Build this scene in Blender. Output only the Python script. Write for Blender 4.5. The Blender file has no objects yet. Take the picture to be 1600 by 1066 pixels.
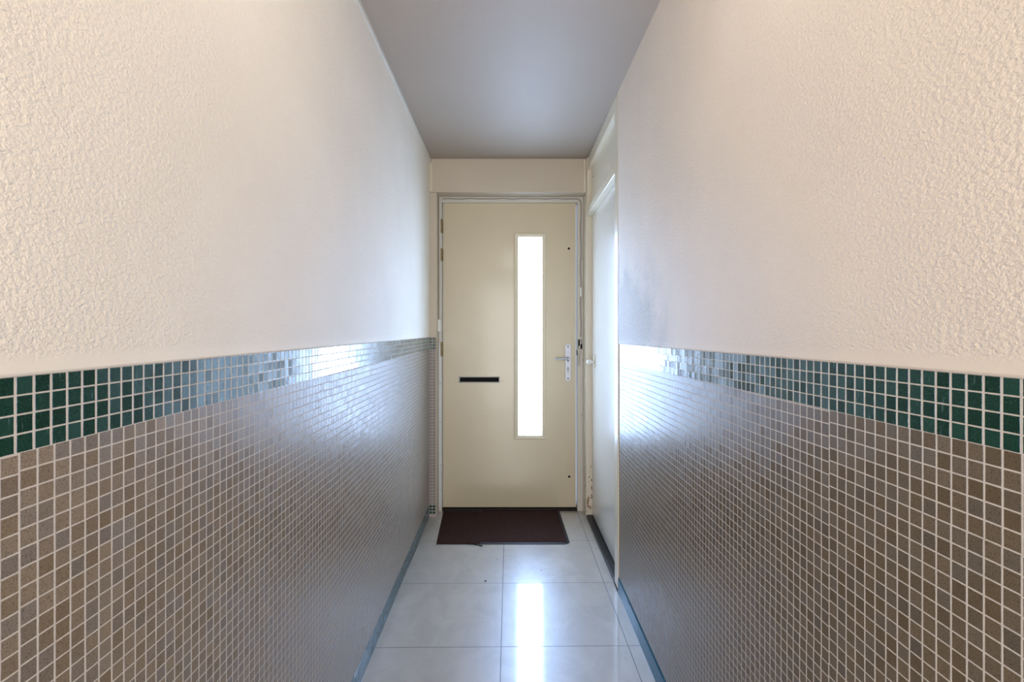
import bpy, bmesh, math, random
from mathutils import Vector
random.seed(7)
S = bpy.context.scene
COL = S.collection

# ------------------------------------------------------------------ camera
cam_data = bpy.data.cameras.new('camera')
cam = bpy.data.objects.new('camera', cam_data); COL.objects.link(cam)
FPX = 785.0
cam_data.sensor_width = 36.0
cam_data.lens = FPX / 1600 * 36.0
cam_data.shift_x = 4 / 1600.0
cam_data.shift_y = -11 / 1600.0
cam_data.clip_start = 0.02
cam.location = (0, 0, 1.2)
cam.rotation_euler = (math.radians(90), 0, 0)
S.camera = cam

# ------------------------------------------------------------------ light and exposure
w = bpy.data.worlds.new('sky'); S.world = w; w.use_nodes = True
w.node_tree.nodes['Background'].inputs[0].default_value = (0.62, 0.76, 1.0, 1)
w.node_tree.nodes['Background'].inputs[1].default_value = 1.0
S.view_settings.view_transform = 'Standard'
S.view_settings.look = 'None'
S.view_settings.gamma = 1.0
S.view_settings.use_curve_mapping = False
S.view_settings.exposure = 0.48
PANE_COLOR, PANE_STRENGTH = (0.46, 0.66, 1.0), 18.0
LAMP_COLOR, LAMP_STRENGTH = (1.0, 0.96, 0.92), 9.5
# added fill light, set in an opening of the unseen wall behind the viewer
al = bpy.data.lights.new('rear_fill', 'AREA'); al.shape = 'RECTANGLE'; al.size = 0.80; al.size_y = 1.95
al.color = (1.0, 0.97, 0.95); al.energy = 33
ao = bpy.data.objects.new('rear_fill', al); COL.objects.link(ao); ao.location = (0, -1.26, 1.02); ao.rotation_euler = (math.radians(90), 0, 0)

# daylight falling in through the tall narrow pane of the front door (forward-scattering patterned glass)
dl = bpy.data.lights.new('daylight', 'AREA'); dl.shape = 'RECTANGLE'; dl.size = 0.158; dl.size_y = 1.340
dl.color = (0.44, 0.64, 1.0); dl.energy = 11; dl.spread = math.radians(130)
do = bpy.data.objects.new('daylight', dl); COL.objects.link(do); do.location = (0.141, 3.450, 1.184); do.rotation_euler = (math.radians(-90), 0, 0)

# ------------------------------------------------------------------ helpers
def srgb(r, g, b):
    f = lambda c: (c / 255 / 12.92) if c / 255 <= 0.04045 else ((c / 255 + 0.055) / 1.055) ** 2.4
    return (f(r), f(g), f(b), 1)

class MB:
    """collects shapes and links them as ONE mesh object"""
    def __init__(s): s.bm = bmesh.new(); s.uv = s.bm.loops.layers.uv.new('UVMap')
    def box(s, x0, x1, y0, y1, z0, z1, bevel=0.0, seg=2):
        r = bmesh.ops.create_cube(s.bm, size=1)
        for v in r['verts']:
            v.co = Vector(((x0 + x1) / 2 + v.co.x * (x1 - x0), (y0 + y1) / 2 + v.co.y * (y1 - y0), (z0 + z1) / 2 + v.co.z * (z1 - z0)))
        if bevel:
            es = list({e for v in r['verts'] for e in v.link_edges})
            bmesh.ops.bevel(s.bm, geom=es, offset=bevel, segments=seg, profile=0.5, affect='EDGES')
        return s
    def prism(s, pts, axis, a, b, bevel=0.0):
        """pts: outline in the two other axes; extruded along axis from a to b"""
        def mk(p, t):
            if axis == 'x': return (t, p[0], p[1])
            if axis == 'y': return (p[0], t, p[1])
            return (p[0], p[1], t)
        va = [s.bm.verts.new(mk(p, a)) for p in pts]
        vb = [s.bm.verts.new(mk(p, b)) for p in pts]
        n = len(pts); fs = []
        fs.append(s.bm.faces.new(va)); fs.append(s.bm.faces.new(list(reversed(vb))))
        for i in range(n):
            j = (i + 1) % n
            fs.append(s.bm.faces.new([va[j], va[i], vb[i], vb[j]]))
        if bevel:
            es = list({e for f in fs[:2] for e in f.edges})
            bmesh.ops.bevel(s.bm, geom=es, offset=bevel, segments=2, profile=0.5, affect='EDGES')
        return s
    def cyl(s, p0, p1, r, r2=None, n=20):
        p0, p1 = Vector(p0), Vector(p1)
        d = p1 - p0
        q = d.to_track_quat('Z', 'Y')
        r2 = r if r2 is None else r2
        a, b = [], []
        for i in range(n):
            t = 2 * math.pi * i / n
            u = Vector((math.cos(t), math.sin(t), 0))
            a.append(s.bm.verts.new(p0 + q @ (u * r))); b.append(s.bm.verts.new(p1 + q @ (u * r2)))
        s.bm.faces.new(list(reversed(a))); s.bm.faces.new(b)
        for i in range(n):
            j = (i + 1) % n
            f = s.bm.faces.new([a[i], a[j], b[j], b[i]]); f.smooth = True
        return s
    def tube(s, pts, rad, n=10):
        """rad: number or list, swept along pts"""
        pts = [Vector(p) for p in pts]
        if not isinstance(rad, (list, tuple)): rad = [rad] * len(pts)
        rings = []; up = None
        for i, p in enumerate(pts):
            t = (pts[min(i + 1, len(pts) - 1)] - pts[max(i - 1, 0)]).normalized()
            if up is None:
                up = Vector((0, 0, 1)) if abs(t.z) < 0.9 else Vector((0, 1, 0))
            a = (up - t * up.dot(t)).normalized(); b = t.cross(a); up = a
            rings.append([s.bm.verts.new(p + (a * math.cos(2 * math.pi * k / n) + b * math.sin(2 * math.pi * k / n)) * rad[i]) for k in range(n)])
        for i in range(len(rings) - 1):
            for k in range(n):
                j = (k + 1) % n
                f = s.bm.faces.new([rings[i][k], rings[i][j], rings[i + 1][j], rings[i + 1][k]]); f.smooth = True
        s.bm.faces.new(list(reversed(rings[0]))); s.bm.faces.new(rings[-1])
        return s
    def lathe(s, c, prof, n=32, axis='z'):
        """prof: (radius, height) pairs around an axis through c"""
        c = Vector(c); rings = []
        for r, h in prof:
            ring = []
            for i in range(n):
                t = 2 * math.pi * i / n
                u, v = r * math.cos(t), r * math.sin(t)
                o = {'z': (u, v, h), 'x': (h, u, v), 'y': (u, h, v)}[axis]
                ring.append(s.bm.verts.new(c + Vector(o)))
            rings.append(ring)
        for i in range(len(rings) - 1):
            for k in range(n):
                j = (k + 1) % n
                f = s.bm.faces.new([rings[i][k], rings[i][j], rings[i + 1][j], rings[i + 1][k]]); f.smooth = True
        s.bm.faces.new(rings[0]); s.bm.faces.new(list(reversed(rings[-1])))
        return s
    def slab(s, x0, x1, z0, z1, y0, y1, holes):
        """upright slab with rectangular holes (hx0,hx1,hz0,hz1)"""
        xs = sorted({x0, x1, *[h[0] for h in holes], *[h[1] for h in holes]})
        zs = sorted({z0, z1, *[h[2] for h in holes], *[h[3] for h in holes]})
        inside = lambda cx, cz: x0 < cx < x1 and z0 < cz < z1 and not any(h[0] < cx < h[1] and h[2] < cz < h[3] for h in holes)
        V = {}
        def v(x, y, z):
            k = (round(x, 6), round(y, 6), round(z, 6))
            if k not in V: V[k] = s.bm.verts.new((x, y, z))
            return V[k]
        mid = lambda a, i: (a[i] + a[i + 1]) / 2
        nx, nz = len(xs) - 1, len(zs) - 1
        for i in range(nx):
            for j in range(nz):
                if not inside(mid(xs, i), mid(zs, j)): continue
                a, b, c, d = xs[i], xs[i + 1], zs[j], zs[j + 1]
                s.bm.faces.new([v(a, y0, c), v(b, y0, c), v(b, y0, d), v(a, y0, d)])
                s.bm.faces.new([v(a, y1, d), v(b, y1, d), v(b, y1, c), v(a, y1, c)])
                if i == 0 or not inside(mid(xs, i - 1), mid(zs, j)): s.bm.faces.new([v(a, y0, c), v(a, y0, d), v(a, y1, d), v(a, y1, c)])
                if i == nx - 1 or not inside(mid(xs, i + 1), mid(zs, j)): s.bm.faces.new([v(b, y0, d), v(b, y0, c), v(b, y1, c), v(b, y1, d)])
                if j == 0 or not inside(mid(xs, i), mid(zs, j - 1)): s.bm.faces.new([v(b, y0, c), v(a, y0, c), v(a, y1, c), v(b, y1, c)])
                if j == nz - 1 or not inside(mid(xs, i), mid(zs, j + 1)): s.bm.faces.new([v(a, y0, d), v(b, y0, d), v(b, y1, d), v(a, y1, d)])
        return s
    def quads(s, cells):
        """cells: lists of four (co, uv)"""
        for c in cells:
            f = s.bm.faces.new([s.bm.verts.new(p) for p, _ in c])
            for l, (_, t) in zip(f.loops, c): l[s.uv].uv = t
        bmesh.ops.remove_doubles(s.bm, verts=s.bm.verts, dist=1e-6)
        return s
    def build(s, name, mat, parent=None, normals=True):
        if normals: bmesh.ops.recalc_face_normals(s.bm, faces=s.bm.faces)
        me = bpy.data.meshes.new(name); s.bm.to_mesh(me); s.bm.free()
        me.materials.append(mat)
        o = bpy.data.objects.new(name, me); COL.objects.link(o)
        if parent:
            o.parent = parent
            o.matrix_parent_inverse = parent.matrix_basis.inverted()
        return o

def tag(o, label=None, cat=None, group=None, kind=None):
    if label: o['label'] = label
    if cat: o['category'] = cat
    if group: o['group'] = group
    if kind: o['kind'] = kind
    return o
def empty(name, loc, label, cat, kind=None, group=None):
    o = bpy.data.objects.new(name, None); COL.objects.link(o)
    o.location = loc; o.empty_display_size = 0.05
    return tag(o, label, cat, group, kind)

# ------------------------------------------------------------------ node helpers
class NT:
    def __init__(s, name):
        s.m = bpy.data.materials.new(name); s.m.use_nodes = True
        s.t = s.m.node_tree; s.n = s.t.nodes; s.l = s.t.links
        s.p = s.n['Principled BSDF']; s.out = s.n['Material Output']
    def put(s, sock, val):
        if isinstance(val, bpy.types.NodeSocket): s.l.new(val, sock)
        else: sock.default_value = val
    def math(s, op, a, b=0.0, c=0.0, clamp=False):
        n = s.n.new('ShaderNodeMath'); n.operation = op; n.use_clamp = clamp
        s.put(n.inputs[0], a); s.put(n.inputs[1], b); s.put(n.inputs[2], c)
        return n.outputs[0]
    def coord(s, kind='Object'):
        return s.n.new('ShaderNodeTexCoord').outputs[kind]
    def pos(s): return s.n.new('ShaderNodeNewGeometry').outputs['Position']
    def sep(s, v):
        n = s.n.new('ShaderNodeSeparateXYZ'); s.put(n.inputs[0], v); return n.outputs
    def comb(s, x, y, z):
        n = s.n.new('ShaderNodeCombineXYZ')
        for i, a in enumerate((x, y, z)): s.put(n.inputs[i], a)
        return n.outputs[0]
    def vscale(s, v, sc):
        n = s.n.new('ShaderNodeVectorMath'); n.operation = 'MULTIPLY'; s.put(n.inputs[0], v); n.inputs[1].default_value = sc; return n.outputs[0]
    def noise(s, v, scale, detail=3, rough=0.5, dist=0.0, col=False):
        n = s.n.new('ShaderNodeTexNoise'); s.put(n.inputs['Vector'], v)
        n.inputs['Scale'].default_value = scale; n.inputs['Detail'].default_value = detail
        n.inputs['Roughness'].default_value = rough; n.inputs['Distortion'].default_value = dist
        return n.outputs['Color' if col else 'Fac']
    def voro(s, v, scale, feat='F1', out='Distance'):
        n = s.n.new('ShaderNodeTexVoronoi'); n.feature = feat; s.put(n.inputs['Vector'], v); n.inputs['Scale'].default_value = scale
        return n.outputs[out]
    def white(s, v, out='Value'):
        n = s.n.new('ShaderNodeTexWhiteNoise'); s.put(n.inputs['Vector'], v); return n.outputs[out]
    def ramp(s, f, a, b, lo=0.0, hi=1.0, smooth=True):
        n = s.n.new('ShaderNodeMapRange'); n.interpolation_type = 'SMOOTHSTEP' if smooth else 'LINEAR'
        s.put(n.inputs[0], f)
        for i, x in enumerate((a, b, lo, hi)): n.inputs[i + 1].default_value = x
        return n.outputs[0]
    def mix(s, f, a, b, mode='MIX'):
        n = s.n.new('ShaderNodeMix'); n.data_type = 'RGBA'; n.blend_type = mode
        s.put(n.inputs['Factor'], f); s.put(n.inputs[6], a); s.put(n.inputs[7], b)
        return n.outputs[2]
    def fmix(s, f, a, b):
        n = s.n.new('ShaderNodeMix'); n.data_type = 'FLOAT'
        s.put(n.inputs[0], f); s.put(n.inputs[2], a); s.put(n.inputs[3], b)
        return n.outputs[0]
    def bump(s, h, dist, strength=1.0, normal=None):
        n = s.n.new('ShaderNodeBump'); s.put(n.inputs['Height'], h)
        n.inputs['Distance'].default_value = dist; n.inputs['Strength'].default_value = strength
        if normal is not None: s.l.new(normal, n.inputs['Normal'])
        return n.outputs[0]
    def set(s, **k):
        names = dict(color='Base Color', rough='Roughness', metal='Metallic', normal='Normal', coat='Coat Weight', coatr='Coat Roughness',
                     coatn='Coat Normal', tint='Specular Tint', spec='Specular IOR Level', ior='IOR', emis='Emission Color', es='Emission Strength', sheen='Sheen Weight')
        for a, v in k.items(): s.put(s.p.inputs[names[a]], v)
        return s.m

def simple(name, color, rough=0.5, metal=0.0, grain=0.0, var=0.04, scale=30, coat=0.0):
    t = NT(name); p = t.coord()
    f = t.noise(p, scale, 4)
    d = tuple(c * (1 - var * 2) for c in color[:3]) + (1,)
    t.set(color=t.mix(f, d, color), rough=rough, metal=metal, coat=coat, coatr=0.1)
    if grain: t.set(normal=t.bump(t.noise(p, scale * 8, 3), grain))
    return t.m

# plaster with a spattered relief; UV.y is the height above the tile edge in metres
def plaster(name, base, relief=1.0, seed=0.0, stain=None):
    t = NT(name); p = t.pos()
    q = t.n.new('ShaderNodeVectorMath'); q.operation = 'ADD'; t.put(q.inputs[0], p); q.inputs[1].default_value = (seed, seed, seed); q = q.outputs[0]
    uv = t.sep(t.coord('UV'))
    lip = t.ramp(uv[1], 0.010, 0.030)
    big = t.noise(t.vscale(q, (1, 0.8, 1.25)), 175, 3, 0.55, 0.2)
    blobs = t.ramp(big, 0.25, 0.80)
    fine = t.noise(q, 420, 2, 0.5)
    h = t.math('ADD', t.math('MULTIPLY', blobs, 1.0), t.math('MULTIPLY', fine, 0.45))
    h = t.math('MULTIPLY', h, lip)
    h = t.math('ADD', h, t.math('MULTIPLY', t.noise(q, 6, 2), 1.6))
    cloud = t.noise(q, 2.3, 4, 0.55)
    col = t.mix(t.ramp(cloud, 0.3, 0.75), tuple(c * 0.94 for c in base[:3]) + (1,), base)
    if stain:
        # rubbed greyish grime beside the doorway, with its own ragged outline
        y0, y1, z0, z1 = stain
        sp = t.sep(p)
        a = t.math('MULTIPLY', t.ramp(sp[1], y0, y1), t.ramp(sp[2], z1, z0))
        n = t.ramp(t.math('MULTIPLY', t.noise(q, 7, 5, 0.65), a), 0.06, 0.36)
        n = t.math('MULTIPLY', n, t.ramp(t.noise(q, 160, 3), 0.3, 0.7, 0.4, 1.0))
        col = t.mix(t.math('MULTIPLY', n, 0.75), col, srgb(150, 144, 138))
    t.set(color=col, rough=0.62, spec=0.35, normal=t.bump(h, 0.0013 * relief, 1.0))
    return t.m

def mosaic(name, kind, axis='x', seed=0.0, gw=(0.06, 0.045)):
    """UV: x in columns, y in rows. Each tile gets its own tone and a slight tilt."""
    t = NT(name); p = t.pos()
    uv = t.sep(t.coord('UV'))
    # sheets of 15 columns sit a hair out of line with each other
    sheet = t.math('FLOOR', t.math('DIVIDE', uv[0], 15.0))
    sj = t.math('MULTIPLY', t.math('SUBTRACT', t.white(t.comb(sheet, seed, 3.0)), 0.5), 0.22)
    v = t.math('ADD', uv[1], sj)
    rsheet = t.math('FLOOR', t.math('DIVIDE', uv[1], 15.0))
    u = t.math('ADD', uv[0], t.math('MULTIPLY', t.math('SUBTRACT', t.white(t.comb(rsheet, seed, 9.0)), 0.5), 0.10))
    if kind not in ('grey', 'brown'): v, u = uv[1], uv[0]
    cu, cv = t.math('FLOOR', u), t.math('FLOOR', v)
    fu, fv = t.math('FRACT', u), t.math('FRACT', v)
    idv = t.comb(cu, cv, seed)
    r = t.white(idv); rc = t.sep(t.white(idv, 'Color'))
    wob = t.math('MULTIPLY', t.math('SUBTRACT', t.noise(p, 120, 2), 0.5), 0.03)
    eu = t.math('ADD', t.math('MINIMUM', fu, t.math('SUBTRACT', 1.0, fu)), wob)
    ev = t.math('ADD', t.math('MINIMUM', fv, t.math('SUBTRACT', 1.0, fv)), wob)
    mu = t.ramp(eu, gw[0] - 0.02, gw[0] + 0.02); mv = t.ramp(ev, gw[1] - 0.02, gw[1] + 0.02)
    tile = t.math('MULTIPLY', mu, mv)
    speck = t.noise(p, 620, 4, 0.7)
    if kind in ('green', 'plinth'):
        a = t.mix(r, srgb(6, 42, 31), srgb(14, 60, 45))
        c = t.mix(t.ramp(speck, 0.5, 0.72), a, srgb(34, 84, 68))
        c = t.mix(t.ramp(t.noise(t.vscale(p, (1, 1, 0.12)), 260, 3), 0.66, 0.74, 0, 0.35), c, srgb(120, 150, 150))
        rough, coatr, amp = 0.24, 0.10, 0.024
    else:
        a = t.mix(r, srgb(122, 105, 84), srgb(144, 127, 106))
        a = t.mix(t.math('MULTIPLY', t.math('POWER', rc[1], 2.0), 0.45), a, srgb(116, 116, 120))
        c = t.mix(t.ramp(speck, 0.50, 0.66), a, srgb(84, 70, 54))
        c = t.mix(t.ramp(t.noise(p, 900, 2), 0.62, 0.7, 0, 0.6), c, srgb(160, 150, 136))
        rough, coatr, amp = 0.40, 0.30, 0.04
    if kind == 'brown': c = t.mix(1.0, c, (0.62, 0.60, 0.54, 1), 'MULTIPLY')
    if kind == 'pale': c = t.mix(0.55, c, srgb(158, 152, 152))
    if kind == 'plinth': c = t.mix(0.75, c, srgb(12, 66, 80))
    grout = t.mix(t.noise(p, 40, 3), srgb(188, 178, 168), srgb(212, 204, 194))
    if kind == 'plinth': grout = t.mix(0.55, grout, srgb(40, 84, 96))
    col = t.mix(tile, grout, c)
    rr = t.fmix(tile, 0.85, t.math('ADD', rough, t.math('MULTIPLY', t.math('SUBTRACT', rc[0], 0.5), 0.12)))
    # tilt of every single tile
    g = t.n.new('ShaderNodeNewGeometry').outputs['Normal']
    a1 = t.math('MULTIPLY', t.math('SUBTRACT', rc[0], 0.5), amp)
    a2 = t.math('MULTIPLY', t.math('SUBTRACT', rc[2], 0.5), amp)
    ad = t.n.new('ShaderNodeVectorMath'); ad.operation = 'ADD'
    t.l.new(g, ad.inputs[0]); t.l.new(t.comb(0.0, a1, a2) if axis == 'x' else t.comb(a1, 0.0, a2), ad.inputs[1])
    nn = t.n.new('ShaderNodeVectorMath'); nn.operation = 'NORMALIZE'; t.l.new(ad.outputs[0], nn.inputs[0])
    h = t.math('ADD', t.math('MULTIPLY', tile, 0.7), t.math('MULTIPLY', t.noise(p, 420, 3), 0.14))
    nb = t.bump(h, 0.00035, 1.0, nn.outputs[0])
    t.set(color=col, rough=rr, normal=nb, coat=t.math('MULTIPLY', tile, 0.50 if kind == 'green' else 0.05 if kind == 'plinth' else 0.14), coatr=coatr, coatn=nb, spec=0.28 if kind == 'green' else 0.15 if kind == 'plinth' else 0.21)
    return t.m

def painted(name, color, rough=0.35, coat=0.0, relief=0.0003, chips=None):
    t = NT(name); p = t.pos()
    n1 = t.noise(p, 5, 4)
    col = t.mix(n1, tuple(c * 0.93 for c in color[:3]) + (1,), color)
    if chips:
        # worn dark lines and flaked patches of paint: (threshold, colour)
        thr, cc, zlo, zhi = chips
        sp = t.sep(p)
        zone = t.ramp(sp[2], zhi, zlo)
        n = t.noise(t.vscale(p, (1, 1, 0.30)), 75, 4, 0.6)
        col = t.mix(t.ramp(t.math('MULTIPLY', n, zone), thr, thr + 0.02), col, cc)
    h = t.math('ADD', t.noise(t.vscale(p, (1, 1, 0.35)), 140, 2), t.math('MULTIPLY', t.noise(p, 14, 2), 2.0))
    t.set(color=col, rough=rough, coat=coat, coatr=0.12, normal=t.bump(h, relief))
    return t.m

def floor_mat():
    t = NT('polished porcelain'); p = t.pos(); uv = t.sep(t.coord('UV'))
    fu, fv = t.math('FRACT', uv[0]), t.math('FRACT', uv[1])
    e = t.math('MINIMUM', t.math('MINIMUM', fu, t.math('SUBTRACT', 1.0, fu)), t.math('MINIMUM', fv, t.math('SUBTRACT', 1.0, fv)))
    tile = t.ramp(e, 0.0014, 0.0040)
    r = t.white(t.comb(t.math('FLOOR', uv[0]), t.math('FLOOR', uv[1]), 1.0))
    m = t.noise(t.vscale(p, (1, 0.6, 1)), 9, 6, 0.6, 0.8)
    c = t.mix(t.ramp(m, 0.3, 0.7), srgb(170, 163, 152), srgb(186, 180, 170))
    c = t.mix(t.math('MULTIPLY', r, 0.3), c, srgb(160, 156, 150))
    c = t.mix(t.ramp(t.noise(p, 130, 3, 0.6), 0.735, 0.76, 0, 0.5), c, srgb(110, 100, 92))
    sm = t.noise(p, 22, 5, 0.6)
    col = t.mix(tile, srgb(66, 64, 66), c)
    t.set(color=col, rough=t.ramp(sm, 0.3, 0.7, 0.34, 0.44), spec=0.85, tint=(0.62, 0.76, 1.0, 1), coat=t.math('MULTIPLY', tile, 0.9), coatr=t.ramp(sm, 0.3, 0.7, 0.06, 0.10),  # blue specular tint puts the window light's blue glow into the tile material
          normal=t.bump(t.math('ADD', tile, t.math('MULTIPLY', t.noise(p, 3, 2), 0.5)), 0.0006))
    return t.m

def terrazzo(name, base, light, rough=0.2, coat=0.1):
    t = NT(name); p = t.pos()
    v = t.voro(p, 330, 'F1', 'Distance'); n = t.noise(p, 500, 3, 0.7)
    c = t.mix(t.ramp(t.math('MULTIPLY', n, t.math('SUBTRACT', 1.0, v)), 0.34, 0.46), base, light)
    t.set(color=c, rough=rough, spec=0.2, coat=coat, coatr=0.15, normal=t.bump(t.noise(p, 200, 3), 0.0003))
    return t.m

def pane_mat():
    # patterned glass lit by the daylight behind it, with its cast grid
    t = NT('daylit patterned glass'); p = t.pos(); sp = t.sep(p)
    def line(s, n): 
        f = t.math('FRACT', t.math('MULTIPLY', s, n)); return t.ramp(t.math('MINIMUM', f, t.math('SUBTRACT', 1.0, f)), 0.08, 0.20)
    grid = t.math('MULTIPLY', line(sp[0], 78.0), line(sp[2], 78.0))
    blot = t.noise(t.vscale(p, (1, 1, 1)), 28, 4, 0.6)
    zone = t.math('MULTIPLY', t.ramp(sp[2], 1.30, 1.62), t.ramp(sp[2], 1.88, 1.76))
    tree = t.math('MULTIPLY', t.ramp(blot, 0.46, 0.62), zone)
    col = t.mix(t.math('MULTIPLY', tree, 0.55), PANE_COLOR + (1,), (0.50, 0.66, 0.62, 1))
    strength = t.math('MULTIPLY', t.fmix(grid, 0.55, 1.0), t.fmix(tree, PANE_STRENGTH, PANE_STRENGTH * 0.55))
    t.set(color=(0.6, 0.65, 0.7, 1), rough=0.25, emis=col, es=strength, normal=t.bump(grid, 0.0008))
    return t.m

M = {}
M['plaster_l'] = plaster('cream spatter plaster left', srgb(239, 229, 214), seed=0.0)
M['plaster_r'] = plaster('cream spatter plaster right', srgb(231, 217, 201), seed=4.3, stain=(1.2, 2.3, 1.15, 1.75))
M['plaster_s'] = plaster('smooth cream plaster', srgb(200, 187, 168), relief=0.06)
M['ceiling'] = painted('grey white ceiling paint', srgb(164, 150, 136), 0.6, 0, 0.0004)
M['green_l'] = mosaic('green mosaic', 'green', seed=1.0, gw=(0.075, 0.045))
M['grey_l'] = mosaic('grey mosaic', 'grey', seed=2.0)
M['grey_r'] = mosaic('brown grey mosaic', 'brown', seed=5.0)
M['plinth_l'] = mosaic('blue green mosaic', 'plinth', seed=6.0)
M['green_e'] = mosaic('green mosaic end', 'green', 'y', seed=3.0, gw=(0.07, 0.07))
M['grey_e'] = mosaic('grey mosaic end', 'pale', 'y', seed=4.0, gw=(0.05, 0.05))
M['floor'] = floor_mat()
M['grout'] = simple('grout', srgb(176, 166, 158), 0.8)
M['black_terrazzo'] = terrazzo('black terrazzo', srgb(8, 10, 14), srgb(70, 78, 88), 0.4)
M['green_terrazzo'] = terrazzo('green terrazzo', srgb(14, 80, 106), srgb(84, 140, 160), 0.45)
M['door'] = painted('cream door enamel', srgb(204, 190, 160), 0.30, 0.25, 0.00035)
M['door_side'] = painted('side door enamel', srgb(214, 208, 196), 0.22, 0.3, 0.0003)
M['frame'] = painted('worn frame enamel', srgb(206, 200, 188), 0.35, 0.1, 0.0003, chips=(0.70, srgb(120, 112, 100), 2.6, 2.7))
M['frame_white'] = painted('white frame enamel', srgb(214, 214, 212), 0.35, 0.1, 0.0004)
M['frame_beige'] = painted('beige frame enamel', srgb(218, 207, 184), 0.35, 0.15, 0.0004)
M['frame_chipped'] = painted('flaked frame enamel', srgb(216, 206, 186), 0.4, 0.1, 0.0004, chips=(0.56, srgb(132, 100, 66), 0.25, 0.60))
M['bead'] = painted('glazing bead enamel', srgb(216, 206, 180), 0.4, 0.0, 0.00002)
M['pane'] = pane_mat()
M['metal'] = simple('brushed aluminium', srgb(188, 190, 198), 0.42, 0.35, var=0.03)
M['steel'] = simple('dull steel', srgb(156, 154, 146), 0.45, 0.7, var=0.2, scale=120)
M['brass'] = simple('paint-smeared brass', srgb(176, 160, 112), 0.4, 0.35, var=0.22, scale=200)
M['black'] = simple('black rubber', srgb(7, 7, 8), 0.7)
M['black'].node_tree.nodes['Principled BSDF'].inputs['Specular IOR Level'].default_value = 0.2
M['dirt'] = simple('dirt', srgb(46, 36, 28), 0.9, var=0.3, scale=200)
M['white_plastic'] = simple('white plastic', srgb(226, 225, 220), 0.35, var=0.02)
M['cable'] = simple('grey cable', srgb(150, 145, 136), 0.5)
M['shade'] = None

# ------------------------------------------------------------------ the setting
BACK, END = -1.20, 3.30            # where the corridor ends behind the camera, and the wall at the front door
xl = lambda d: -(0.5003 + max(0.0, d - 0.5) * 0.0096)     # the left wall drifts outwards a little
XR = 0.510
band_l = lambda d: (1.157 + 0.0075 * (d - 0.5), 1.078 + 0.0066 * (d - 0.5))
band_r = lambda d: (1.156 - 0.0015 * (d - 0.5), 1.080 - 0.0055 * (d - 0.5))
ceil_z = lambda d: 2.32 + 0.0156 * (d - 1.68)
PITCH = 0.0201
PL = 0.077                         # height of the green plinth rows

# floor
def fuv(x, y): return ((x + 0.032) / 0.489, (y - 1.927 - 0.012 * x) / 0.4925)
mb = MB(); ys = [BACK - 0.4, 0, 1.5, 2.5, 3.60]; xs = [-0.60, 0.0, 0.62]
mb.quads([[((x, y, 0), fuv(x, y)) for x, y in ((xs[i], ys[j]), (xs[i + 1], ys[j]), (xs[i + 1], ys[j + 1]), (xs[i], ys[j + 1]))] for i in range(2) for j in range(4)])
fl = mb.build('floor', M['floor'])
mod = fl.modifiers.new('thickness', 'SOLIDIFY'); mod.thickness = 0.05; mod.offset = -1
tag(fl, 'polished pale beige floor of large square tiles with thin dark joints', 'floor', kind='structure')

# ceiling
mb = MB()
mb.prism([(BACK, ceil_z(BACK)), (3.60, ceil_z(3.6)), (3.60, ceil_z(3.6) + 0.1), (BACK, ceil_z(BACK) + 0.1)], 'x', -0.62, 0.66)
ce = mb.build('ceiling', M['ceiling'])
tag(ce, 'smooth pale grey painted ceiling of the narrow hallway', 'ceiling', kind='structure')

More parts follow.
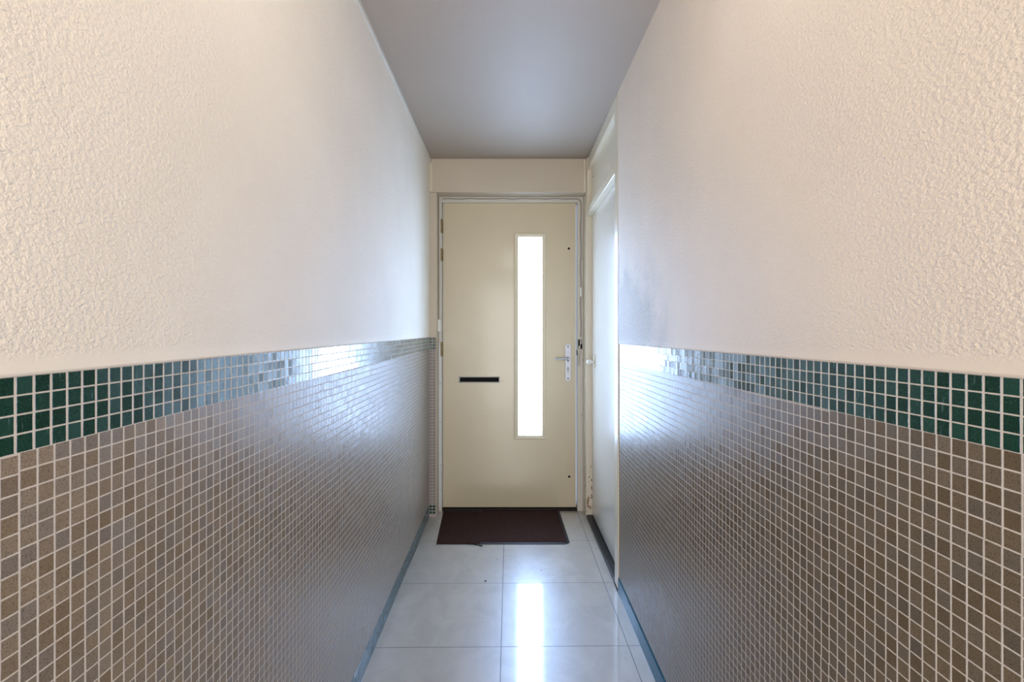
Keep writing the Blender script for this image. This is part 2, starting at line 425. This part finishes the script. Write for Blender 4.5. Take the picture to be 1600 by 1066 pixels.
# long walls: plaster above, mosaic below
def long_wall(side, x_of, band, y0, y1, name, mat, label):
    sg = -1 if side == 'l' else 1
    out = 0.14 * sg
    n = 12
    st = [y0 + (y1 - y0) * i / n for i in range(n + 1)]
    if y0 < 0.5: st = sorted(set(st + [0.5]))
    lift = 0.0035                     # the plaster stands a little proud of the tiles
    mb = MB(); cells = []
    lipp = [(0.0, 0.0), (0.0006, lift * 0.6), (0.003, lift), (0.03, lift)]
    for a, b in zip(st, st[1:]):
        rows = []
        for dz, px in lipp:
            rows.append([((x_of(y) - sg * px, y, band(y)[0] + dz), (y, dz)) for y in (a, b)])
        rows.append([((x_of(y) - sg * lift, y, ceil_z(y) + 0.01), (y, ceil_z(y) - band(y)[0])) for y in (a, b)])
        rows.append([((x_of(y) + out, y, ceil_z(y) + 0.01), (y, 1.2)) for y in (a, b)])
        rows.append([((x_of(y) + out, y, -0.04), (y, 1.2)) for y in (a, b)])
        rows.append([((x_of(y) + 0.01 * sg, y, -0.04), (y, 0)) for y in (a, b)])
        rows.append([((x_of(y) + 0.01 * sg, y, band(y)[0]), (y, 0)) for y in (a, b)])
        rows.append(rows[0])
        for r0, r1 in zip(rows, rows[1:]):
            cells.append([r0[0], r0[1], r1[1], r1[0]])
    mb.quads(cells)
    # end caps
    wall = mb.build(name, mat)
    for pl in wall.data.polygons: pl.use_smooth = False
    tag(wall, label, 'wall', kind='structure')
    def strip(nm, z_hi, z_lo, v0, v1, u_off, m, lab):
        mb = MB(); cells = []
        for a, b in zip(st, st[1:]):
            ua, ub = (a - u_off) / PITCH, (b - u_off) / PITCH
            q = [((x_of(a), a, z_lo(a)), (ua, v0)), ((x_of(b), b, z_lo(b)), (ub, v0)), ((x_of(b), b, z_hi(b)), (ub, v1)), ((x_of(a), a, z_hi(a)), (ua, v1))]
            cells.append(q)
            e = 0.0098 * sg
            cells.append([((x_of(a), a, z_lo(a)), (ua, v0)), ((x_of(a) + e, a, z_lo(a)), (ua, v0)), ((x_of(b) + e, b, z_lo(b)), (ub, v0)), ((x_of(b), b, z_lo(b)), (ub, v0))])
        mb.quads(cells)
        o = mb.build(nm, m, wall); tag(o, lab)
    top = lambda y: band(y)[0]; low = lambda y: band(y)[1]
    pl = lambda y: PL if side == 'l' else 0.066
    go = (0.5087, 0.5124) if side == 'l' else (0.5004, 0.5004)
    rows = round((1.078 - PL) / PITCH)
    strip('mosaic_band', top, low, 0.0, 4.0, go[0], M['green_l'], 'band of four rows of dark green mosaic')
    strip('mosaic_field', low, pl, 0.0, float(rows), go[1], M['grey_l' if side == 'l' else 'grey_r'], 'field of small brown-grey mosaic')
    if side == 'l':
        strip('mosaic_plinth', pl, lambda y: 0.0, 0.0, 4.0, go[1], M['plinth_l'], 'dark green mosaic rows along the floor')
    return wall
wl = long_wall('l', xl, band_l, BACK, END, 'wall_left', M['plaster_l'], 'left hallway wall of cream spatter plaster over green and grey mosaic')
R_END = 2.338
wr = long_wall('r', lambda y: XR, band_r, BACK, R_END, 'wall_right', M['plaster_r'], 'right hallway wall of cream spatter plaster over green and grey mosaic, ending at the side door')
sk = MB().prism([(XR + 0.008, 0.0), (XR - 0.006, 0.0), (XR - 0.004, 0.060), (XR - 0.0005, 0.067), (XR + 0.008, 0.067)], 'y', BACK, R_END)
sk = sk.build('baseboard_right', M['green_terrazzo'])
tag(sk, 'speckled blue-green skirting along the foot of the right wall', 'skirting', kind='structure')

# wall at the front door: narrow tiled return on the left, lintel above, masonry behind the frames
PX = -0.4785
wf = MB()
xe = xl(END)
wf.box(xe - 0.12, PX, END, 3.60, 1.178, 2.40)
wf.box(xe - 0.12, PX, END + 0.004, 3.60, -0.04, 1.178)
wf.box(xe - 0.12, 0.70, 3.285, 3.60, 2.128, 2.40, bevel=0.003)
wf.box(0.50, 0.70, 3.405, 3.60, -0.04, 2.13)
wf = wf.build('wall_front', M['plaster_s'])
tag(wf, 'end wall around the front door, with a plain cream lintel above', 'wall', kind='structure')
def end_strip(nm, z0, z1, v1, m, lab):
    w = (PX - xe)
    mb = MB().quads([[((xe, END, z0), (0.0, 0.0)), ((PX - 0.008, END, z0), (w / PITCH - 0.4, 0.0)), ((PX - 0.008, END, z1), (w / PITCH - 0.4, v1)), ((xe, END, z1), (0.0, v1))],
                     [((PX - 0.008, END, z0), (0.5, 0.0)), ((PX, END + 0.010, z0), (0.5, 0.0)), ((PX, END + 0.010, z1), (0.5, v1)), ((PX - 0.008, END, z1), (0.5, v1))]])
    o = mb.build(nm, m, wf); tag(o, lab)
b0, b1 = band_l(END)
end_strip('mosaic_band', b1, b0, 4.0, M['green_e'], 'four green mosaic rows on the narrow return')
end_strip('mosaic_field', PL, b1, 50.0, M['grey_e'], 'grey mosaic on the narrow return')
end_strip('mosaic_plinth', 0.016, PL, 3.0, M['green_e'], 'three green mosaic rows at the foot of the return')
MB().box(xe, PX - 0.004, END - 0.001, END + 0.003, 0, 0.018).build('mosaic_footing', M['grout'], wf)
wb = MB().slab(-0.62, 0.66, -0.04, 2.40, BACK - 0.1, BACK, [(-0.42, 0.42, -0.05, 2.05)]).build('wall_back', M['plaster_s'])
tag(wb, 'cream wall behind the viewpoint with an opening for the added fill light', 'wall', kind='structure')
# masonry outside the side door, behind its frame
wm = MB().box(0.60, 0.70, R_END, 3.405, -0.04, 2.42).build('wall_side', M['plaster_s'])
tag(wm, 'plain wall closing the recess behind the side door', 'wall', kind='structure')

# ------------------------------------------------------------------ trims
tr = MB()
sec = []
for y in (BACK, END - 0.012):
    x, z = xl(y) + 0.0035, ceil_z(y)
    sec.append([(x, y, z - 0.021), (x + 0.011, y, z - 0.021), (x + 0.014, y, z - 0.018), (x + 0.014, y, z + 0.002), (x, y, z + 0.002)])
va = [tr.bm.verts.new(p) for p in sec[0]]; vb = [tr.bm.verts.new(p) for p in sec[1]]
for i in range(5): tr.bm.faces.new([va[i], va[(i + 1) % 5], vb[(i + 1) % 5], vb[i]])
tr.bm.faces.new(va); tr.bm.faces.new(vb)
tr = tr.build('trim_1', M['frame'])
tag(tr, 'thin painted cable trunking along the top of the left wall', 'trim', kind='structure')
t4 = MB().box(xe + 0.004, xe + 0.024, END - 0.016, END + 0.002, 2.135, 2.316, bevel=0.003).build('trim_2', M['frame_beige'])
tag(t4, 'short upright cover strip in the corner left of the lintel', 'trim', kind='structure')
t5 = MB().box(0.482, 0.4995, 3.272, 3.2845, 2.13, ceil_z(3.28) - 0.004, bevel=0.003).build('trim_3', M['frame_beige'])
tag(t5, 'short upright cover strip in the corner right of the lintel', 'trim', kind='structure')

# ------------------------------------------------------------------ front door frame
DY = 3.42                                              # face of the door leaf
fr = empty('trim_4', (0, 3.40, 0), 'worn painted frame around the cream front door', 'door frame', 'structure')
MB().box(PX + 0.001, -0.4565, 3.395, 3.50, 0, 2.128, bevel=0.002).build('jamb', M['frame'], fr)
o = MB().box(-0.4775, -0.4600, 3.387, 3.3955, 0.03, 1.14, bevel=0.002).build('cover_board', M['frame_white'], fr); tag(o, 'white board screwed over the lower left jamb')
for z in (0.866, 0.608, 0.39, 0.148):
    MB().lathe((-0.467, 3.3872, z), [(0.0033, 0.0), (0.0030, -0.0012)], 10, 'y').build('screw', M['steel'], fr)
MB().box(-0.474, -0.462, 3.386, 3.3955, 1.30, 2.11, bevel=0.003).build('conduit', M['frame'], fr)
hd = MB().box(-0.4565, 0.4985, 3.397, 3.50, 2.094, 2.1285, bevel=0.002)
hd.box(-0.4565, 0.4985, 3.40, 3.47, 2.090, 2.096)
hd.build('head', M['frame'], fr)
rj = MB().box(0.4600, 0.4995, 3.404, 3.50, 0, 2.094, bevel=0.002)
rj.box(0.4930, 0.4996, 3.396, 3.41, 0, 2.128, bevel=0.002)
rj.build('jamb', M['frame'], fr)
MB().box(-0.4565, 0.4600, 3.400, 3.50, 0, 0.013, bevel=0.003).build('threshold', M['dirt'], fr)
# strike plate on the right jamb, where the leaf closes
sp_ = MB().box(0.462, 0.479, 3.3995, 3.404, 0.985, 1.085, bevel=0.002)
sp_.box(0.464, 0.492, 3.394, 3.404, 1.095, 1.165, bevel=0.003)
sp_.lathe((0.479, 3.394, 1.148), [(0.006, 0.0), (0.006, -0.003), (0.003, -0.004)], 14, 'y')
sp_ = sp_.build('strike_plate', M['steel'], fr); tag(sp_, 'grimy steel strike plate')
kp = MB().box(0.466, 0.476, 3.3925, 3.3945, 1.120, 1.160).box(0.480, 0.491, 3.3925, 3.3945, 1.100, 1.132)
kp.build('keeper', M['black'], sp_)
MB().box(0.4555, 0.4600, 3.4065, 3.414, 1.055, 1.092).build('latch', M['black'], fr)

# painted cable over the frame head and down the right side
pts = [(-0.448, 3.392, 2.112)]
for i in range(1, 30):
    x = -0.448 + 0.90 * i / 30
    pts.append((x, 3.392, 2.113 + 0.003 * math.sin(i * 1.3) * math.sin(i * 0.31)))
for k in range(1, 7):
    a = math.pi / 2 * k / 6
    pts.append((0.452 + 0.030 * math.sin(a), 3.3915, 2.083 + 0.030 * math.cos(a)))
for i in range(1, 26):
    z = 2.083 - (2.083 - 1.18) * i / 25
    pts.append((0.482 + 0.0022 * math.sin(i * 0.9), 3.3925, z))
cb = MB().tube(pts, 0.0032, 8).build('cable', M['cable'])
tag(cb, 'thin grey cable tacked over the door head and down the right of the front door', 'cable')
cl = MB().box(0.473, 0.489, 3.382, 3.404, 1.452, 1.514, bevel=0.003).build('cable_box', M['white_plastic'])
tag(cl, 'tiny off-white box on the cable right of the front door, above the lock', 'cable box')
sn = MB().box(-0.4815, -0.4600, 3.368, 3.3865, 1.215, 1.298, bevel=0.003)
sn.box(-0.4795, -0.4620, 3.3655, 3.369, 1.22, 1.293, bevel=0.001)
sn = sn.build('junction_box', M['white_plastic'])
tag(sn, 'small white box on the left jamb just above the green tile band', 'junction box')

# ------------------------------------------------------------------ front door
S1 = 229.5
dx = lambda px: (px - 796) / S1
dz = lambda py: 1.2 - (py - 522) / S1
d1 = empty('door_1', (0, DY, 0.02), 'cream front door with a tall narrow glazed slot, letter slot and lever handle', 'door', 'structure')
X0, X1, Z0, Z1 = dx(692), dx(899.6), 0.020, 2.0905
G = (dx(806), dx(850.3), dz(683.5), dz(367.5))
SL = (dx(718.5), dx(779.5), dz(597), dz(589.7))
leaf = MB().slab(X0, X1, Z0, Z1, DY, DY + 0.045, [G, SL])
for v in leaf.bm.verts: pass
leaf = leaf.build('leaf', M['door'], d1)
bv = leaf.modifiers.new('soft edges', 'BEVEL'); bv.width = 0.0018; bv.segments = 2; bv.limit_method = 'ANGLE'
# glazing bead: four mitred strips
a0, a1, c0, c1 = dx(803.4), dx(852.8), dz(686.2), dz(364.8)
i0, i1, k0, k1 = dx(810.1), dx(846.6), dz(680.0), dz(371.2)
mb = MB()
def ring(mb, o, i, yo, yi, yb):
    A = [(o[0], o[2]), (o[1], o[2]), (o[1], o[3]), (o[0], o[3])]; B = [(i[0], i[2]), (i[1], i[2]), (i[1], i[3]), (i[0], i[3])]
    f = lambda P, y: [mb.bm.verts.new((p[0], y, p[1])) for p in P]
    L = [f(A, DY - 0.0002), f(A, yo), f(B, yi), f(B, yb), f(A, yb)]
    for p, q in zip(L, L[1:]):
        for k in range(4): mb.bm.faces.new([p[k], p[(k + 1) % 4], q[(k + 1) % 4], q[k]])
o_in = (dx(806.2), dx(850.1), dz(683.3), dz(367.7))
A = (a0, a1, c0, c1); I = (i0, i1, k0, k1)
ringpts = [(A, DY + 0.0), (A, DY - 0.006), ((a0 + 0.004, a1 - 0.004, c0 + 0.004, c1 - 0.004), DY - 0.009), ((i0 - 0.004, i1 + 0.004, k0 - 0.004, k1 + 0.004), DY - 0.007), (I, DY - 0.002), (I, DY + 0.036),
           (o_in, DY + 0.036), (o_in, DY + 0.0)]
L = []
for r, y in ringpts: L.append([mb.bm.verts.new((x, y, z)) for x, z in ((r[0], r[2]), (r[1], r[2]), (r[1], r[3]), (r[0], r[3]))])
for p, q in zip(L, L[1:] + L[:1]):
    for k in range(4): mb.bm.faces.new([p[k], p[(k + 1) % 4], q[(k + 1) % 4], q[k]])
bead = mb.build('glazing_bead', M['bead'], d1)
pn = MB().box(o_in[0] + .001, o_in[1] - .001, DY + 0.0362, DY + 0.0420, o_in[2] + .001, o_in[3] - .001).build('window_pane', M['pane'], d1); tag(pn, 'bright patterned glass with a fine grid')
# letter slot
ls = MB().slab(dx(716.6), dx(781), dz(598.6), dz(588), DY - 0.004, DY + 0.002, [SL]).build('letter_slot', M['steel'], d1)
tag(ls, 'slim metal rim of the letter slot')
MB().box(SL[0], SL[1], DY + 0.004, DY + 0.008, SL[2], SL[3]).build('flap', M['black'], ls)
for px in (712.6, 784.3):
    MB().lathe((dx(px), DY, dz(595.5)), [(0.0062, 0.0), (0.0058, -0.0016), (0.003, -0.0022)], 14, 'y').build('screw_cap', M['door'], ls)
# lever handle
PXc, PW = dx(887.3), 0.0195
zt, zb = dz(537.8), dz(595.6)
out = []
for c, s0 in ((zt - 0.014, 1), (zb + 0.014, -1)):
    for k in range(9):
        a = math.pi * k / 8
        out.append((PXc + s0 * PW * math.cos(a), c + s0 * 0.014 * math.sin(a)))
pla = MB().prism(out, 'y', DY - 0.007, DY, bevel=0.0015).build('handle_plate', M['metal'], d1)
zl = dz(560.3)
lev = MB().lathe((PXc, DY - 0.006, zl), [(0.0125, 0.0), (0.0125, -0.004), (0.009, -0.006), (0.0085, -0.034), (0.0085, -0.040), (0.006, -0.043)], 22, 'y')
lp = [(PXc, DY - 0.040, zl), (PXc - 0.012, DY - 0.045, zl + 0.0005), (PXc - 0.03, DY - 0.047, zl), (PXc - 0.06, DY - 0.047, zl - 0.001), (PXc - 0.085, DY - 0.046, zl - 0.002), (PXc - 0.096, DY - 0.044, zl - 0.0015)]
lev.tube(lp, [0.0075, 0.0082, 0.0078, 0.0070, 0.0062, 0.0035], 12)
lev.build('lever', M['metal'], pla)
for py in (541.6, 563.8, 591.6):
    MB().lathe((PXc, DY - 0.007, dz(py)), [(0.0048, 0.0), (0.0046, -0.0010), (0.0022, -0.0006)], 12, 'y').build('screw', M['black'], pla)
kh = []
for k in range(15):
    a = -math.pi * 0.32 + math.pi * 1.64 * k / 14
    kh.append((PXc + 0.0085 * math.cos(a), dz(575.6) + 0.0085 * math.sin(a)))
kh += [(PXc - 0.0045, dz(581.3)), (PXc + 0.0045, dz(581.3))]
MB().prism(kh, 'y', DY - 0.0085, DY - 0.0068).build('key_cylinder', M['steel'], pla)
for px, py in ((888.8, 388.5), (889.3, 745.0)):
    MB().lathe((dx(px), DY + 0.001, dz(py)), [(0.0082, 0.0), (0.0082, -0.0016), (0.0066, -0.0016)], 16, 'y').build('bolt_hole', M['black'], d1)
# hinges
for y0_, y1_, mt in ((345, 365, 'brass'), (390, 408, 'brass'), (535, 556, 'brass'), (722, 742, 'frame_white')):
    h = MB(); za, zc = dz(y1_), dz(y0_)
    n = 5
    for k in range(n):
        h.cyl((-0.4592, DY - 0.030, za + (zc - za) * k / n + 0.0008), (-0.4592, DY - 0.030, za + (zc - za) * (k + 1) / n - 0.0008), 0.0062, n=14)
    h.cyl((-0.4592, DY - 0.030, za - 0.004), (-0.4592, DY - 0.030, zc + 0.004), 0.0042, n=12)
    h.box(-0.4592, -0.4500, DY - 0.0265, DY - 0.0245, za, zc)
    h.box(-0.4525, -0.4500, DY - 0.0265, DY + 0.0005, za, zc)
    h.build('hinge', M[mt], d1)
MB().box(X0 + 0.004, X1 - 0.004, DY + 0.004, DY + 0.04, 0.0135, 0.0205).build('draught_seal', M['black'], d1)

# ------------------------------------------------------------------ side door and its frame
sf = empty('trim_5', (XR, 2.85, 0), 'cream frame around the side door on the right, flaked at its foot', 'door frame', 'structure')
FX = 0.5045
nj = MB().box(FX, 0.60, R_END + 0.0005, 2.412, 0.0, ceil_z(2.38) - 0.002, bevel=0.004, seg=3)
nj.box(FX + 0.012, 0.60, 2.405, 2.428, 0.02, 1.97, bevel=0.002)
nj.build('jamb', M['frame_beige'], sf)
fj = MB().box(0.4998, 0.60, 3.2825, 3.404, 0.004, 2.127, bevel=0.003, seg=3)
fj.build('jamb', M['frame_chipped'], sf)
fu = MB().box(0.5000, 0.60, 3.24, 3.2822, 2.022, ceil_z(3.28) - 0.003, bevel=0.003)
fu.build('upper_jamb', M['frame_beige'], sf)
MB().box(FX, 0.60, 2.412, 3.2823, 1.968, 2.021, bevel=0.004, seg=3).build('head', M['frame_beige'], sf)
MB().box(FX, 0.60, 2.412, 3.24, 2.26, ceil_z(2.5), bevel=0.004, seg=3).build('top_rail', M['frame_beige'], sf)
MB().box(0.530, 0.56, 2.412, 3.24, 2.021, 2.26).build('transom_panel', M['frame_beige'], sf)
MB().lathe((0.53, 3.17, 2.195), [(0.006, 0.002), (0.006, -0.001), (0.005, -0.001)], 12, 'x').build('screw_hole', M['dirt'], sf)
MB().box(0.503, 0.60, 2.412, 3.2823, 0.0, 0.020, bevel=0.004).build('threshold', M['black_terrazzo'], sf)
MB().box(0.5035, 0.5165, 2.3375, 2.413, 0.0, 0.012).build('foot', M['dirt'], sf)

d2 = empty('door_2', (0.54, 2.43, 0.025), 'flat pale side door in the right wall, reflecting bluish daylight', 'door', 'structure')
MB().box(0.540, 0.580, 2.431, 3.2795, 0.026, 1.9655, bevel=0.002).build('leaf', M['door_side'], d2)
kz, ky = 1.020, 3.185
pl2 = MB().box(0.5345, 0.540, ky - 0.020, ky + 0.020, kz - 0.035, kz + 0.05, bevel=0.002).build('knob_plate', M['frame_beige'], d2)
MB().lathe((0.5350, ky, kz + 0.002), [(0.011, 0.0), (0.009, -0.004), (0.008, -0.012), (0.013, -0.018), (0.0165, -0.026), (0.0165, -0.036), (0.013, -0.043), (0.006, -0.046)], 24, 'x').build('knob', M['white_plastic'], pl2)

# ------------------------------------------------------------------ doormat
mt = NT('brown ribbed carpet'); p = mt.coord()
spx = mt.sep(p)
rib = mt.math('SINE', mt.math('MULTIPLY', spx[0], 900.0))
fz = mt.noise(p, 260, 4, 0.7)
c = mt.mix(mt.ramp(fz, 0.3, 0.7), srgb(22, 13, 13), srgb(84, 58, 52))
c = mt.mix(mt.ramp(mt.noise(p, 90, 3, 0.7), 0.70, 0.76, 0, 0.6), c, srgb(150, 128, 112))
mt.set(color=c, rough=1.0, spec=0.1, normal=mt.bump(mt.math('ADD', mt.math('MULTIPLY', rib, 0.3), fz), 0.003))
mat_root = empty('doormat', (-0.045, 3.13, 0), 'dark brown carpet doormat with a thin rubber edge, lying before the front door', 'doormat')
C = [(-0.417, 2.862), (0.347, 2.862), (0.339, 3.392), (-0.447, 3.392)]
def lerp2(u, v):
    a = Vector(C[0]).lerp(Vector(C[1]), u); b = Vector(C[3]).lerp(Vector(C[2]), u); return a.lerp(b, v)
rb = MB(); edge = []
N = 40
for k in range(N): edge.append((k / N, 0))
for k in range(N): edge.append((1, k / N))
for k in range(N): edge.append((1 - k / N, 1))
for k in range(N): edge.append((0, 1 - k / N))
rings = []
for ins, z in ((0.0, 0.0006), (0.002, 0.0035), (0.016, 0.0055), (0.016, 0.0010)):
    r = []
    for u, v in edge:
        # the near left edge of the border is frayed away, the near right corner is bent
        i_l = ins * (0.30 if u < 0.03 or (v < 0.01 and u < 0.31) else 1)
        p0 = lerp2(u, v); cx, cy = -0.045, 3.127
        du = (-1 if u > 0.99 else 1 if u < 0.01 else 0); dv = (-1 if v > 0.99 else 1 if v < 0.01 else 0)
        x, y = p0.x + du * i_l, p0.y + dv * i_l
        if u > 0.97 and v < 0.05: x -= 0.010 * (1 - v / 0.05); y += 0.012 * max(0, (u - 0.97) / 0.03)
        r.append(rb.bm.verts.new((x, y, z)))
    rings.append(r)
for p_, q_ in zip(rings, rings[1:]):
    for k in range(len(edge)): rb.bm.faces.new([p_[k], p_[(k + 1) % len(edge)], q_[(k + 1) % len(edge)], q_[k]])
rb.bm.faces.new(rings[0])
rubber = simple('mat rubber', srgb(18, 20, 28), 0.6, var=0.1)
tag(rb.build('border', rubber, mat_root), 'smooth dark rubber edge')
cp = MB(); G2 = 56; H2 = 40; grid = []
for j in range(H2 + 1):
    row = []
    for i in range(G2 + 1):
        u, v = i / G2, j / H2
        p0 = lerp2(0.006 + u * (0.978 - 0.006), (0.002 if u < 0.33 else 0.030) + v * 0.965)
        on = 0 < i < G2 and 0 < j < H2
        row.append(cp.bm.verts.new((p0.x + (random.uniform(-.0012, .0012) if not on else 0), p0.y + (random.uniform(-.0015, .0015) if not on else 0), (0.0085 + random.uniform(-.0004, .0004)) if on else 0.005)))
    grid.append(row)
for j in range(H2):
    for i in range(G2):
        f = cp.bm.faces.new([grid[j][i], grid[j][i + 1], grid[j + 1][i + 1], grid[j + 1][i]]); f.smooth = True
cp.build('carpet_face', mt.m, mat_root)
th = []
for k in range(14):
    u = k / 13
    th.append((-0.235 + 0.085 * u, 2.858 - 0.020 * u * u - (0.004 if k > 10 else 0), 0.0035 + 0.002 * math.sin(u * 7)))
MB().tube(th, [0.0022] * 10 + [0.0028, 0.0035, 0.003, 0.0012], 7).build('loose_thread', M['black'], mat_root)

# ------------------------------------------------------------------ grit on the floor
def grit(px, py, r, label):
    d = FPX * 1.2 / (py - 522); x = (px - 796) * d / FPX
    b = MB(); q = bmesh.ops.create_icosphere(b.bm, subdivisions=2, radius=r)
    for v in q['verts']:
        v.co = Vector((v.co.x * random.uniform(0.9, 1.5), v.co.y * random.uniform(0.8, 1.2), max(v.co.z, -r * 0.5) * 0.6 + r * 0.3)) + Vector((x, d, 0))
    o = b.build('grit', M['dirt']); tag(o, label, 'grit', 'crumbs of grit on the floor tiles')
grit(758.5, 908.5, 0.0045, 'largest dark crumb of grit, on the tile joint left of the floor centre')
grit(845.8, 891.5, 0.0022, 'tiny dark crumb of grit on the tile right of centre, below the doormat')
grit(776.5, 875.0, 0.0022, 'tiny dark crumb of grit on the tile left of the centre joint, below the doormat')

# ------------------------------------------------------------------ ceiling lamp above the viewpoint (lights the near end)
LX, LY, LZ = 0.0, 0.85, 2.07
lamp = empty('ceiling_lamp', (LX, LY, 2.30), 'round white globe lamp on the ceiling above the viewpoint', 'ceiling lamp')
MB().lathe((LX, LY, 0), [(0.055, ceil_z(LY)), (0.055, ceil_z(LY) - 0.018), (0.045, ceil_z(LY) - 0.028), (0.010, ceil_z(LY) - 0.034), (0.010, LZ + 0.105), (0.040, LZ + 0.100), (0.046, LZ + 0.078), (0.03, LZ + 0.078)], 28).build('base', M['white_plastic'], lamp)
gl = NT('lit opal glass'); gl.set(color=(0.9, 0.9, 0.88, 1), emis=LAMP_COLOR + (1,), es=LAMP_STRENGTH)
prof = [(max(0.002, 0.095 * math.sin(math.pi * k / 20)), LZ - 0.095 * math.cos(math.pi * k / 20)) for k in range(21)]
MB().lathe((LX, LY, 0), prof, 36).build('globe', gl.m, lamp)
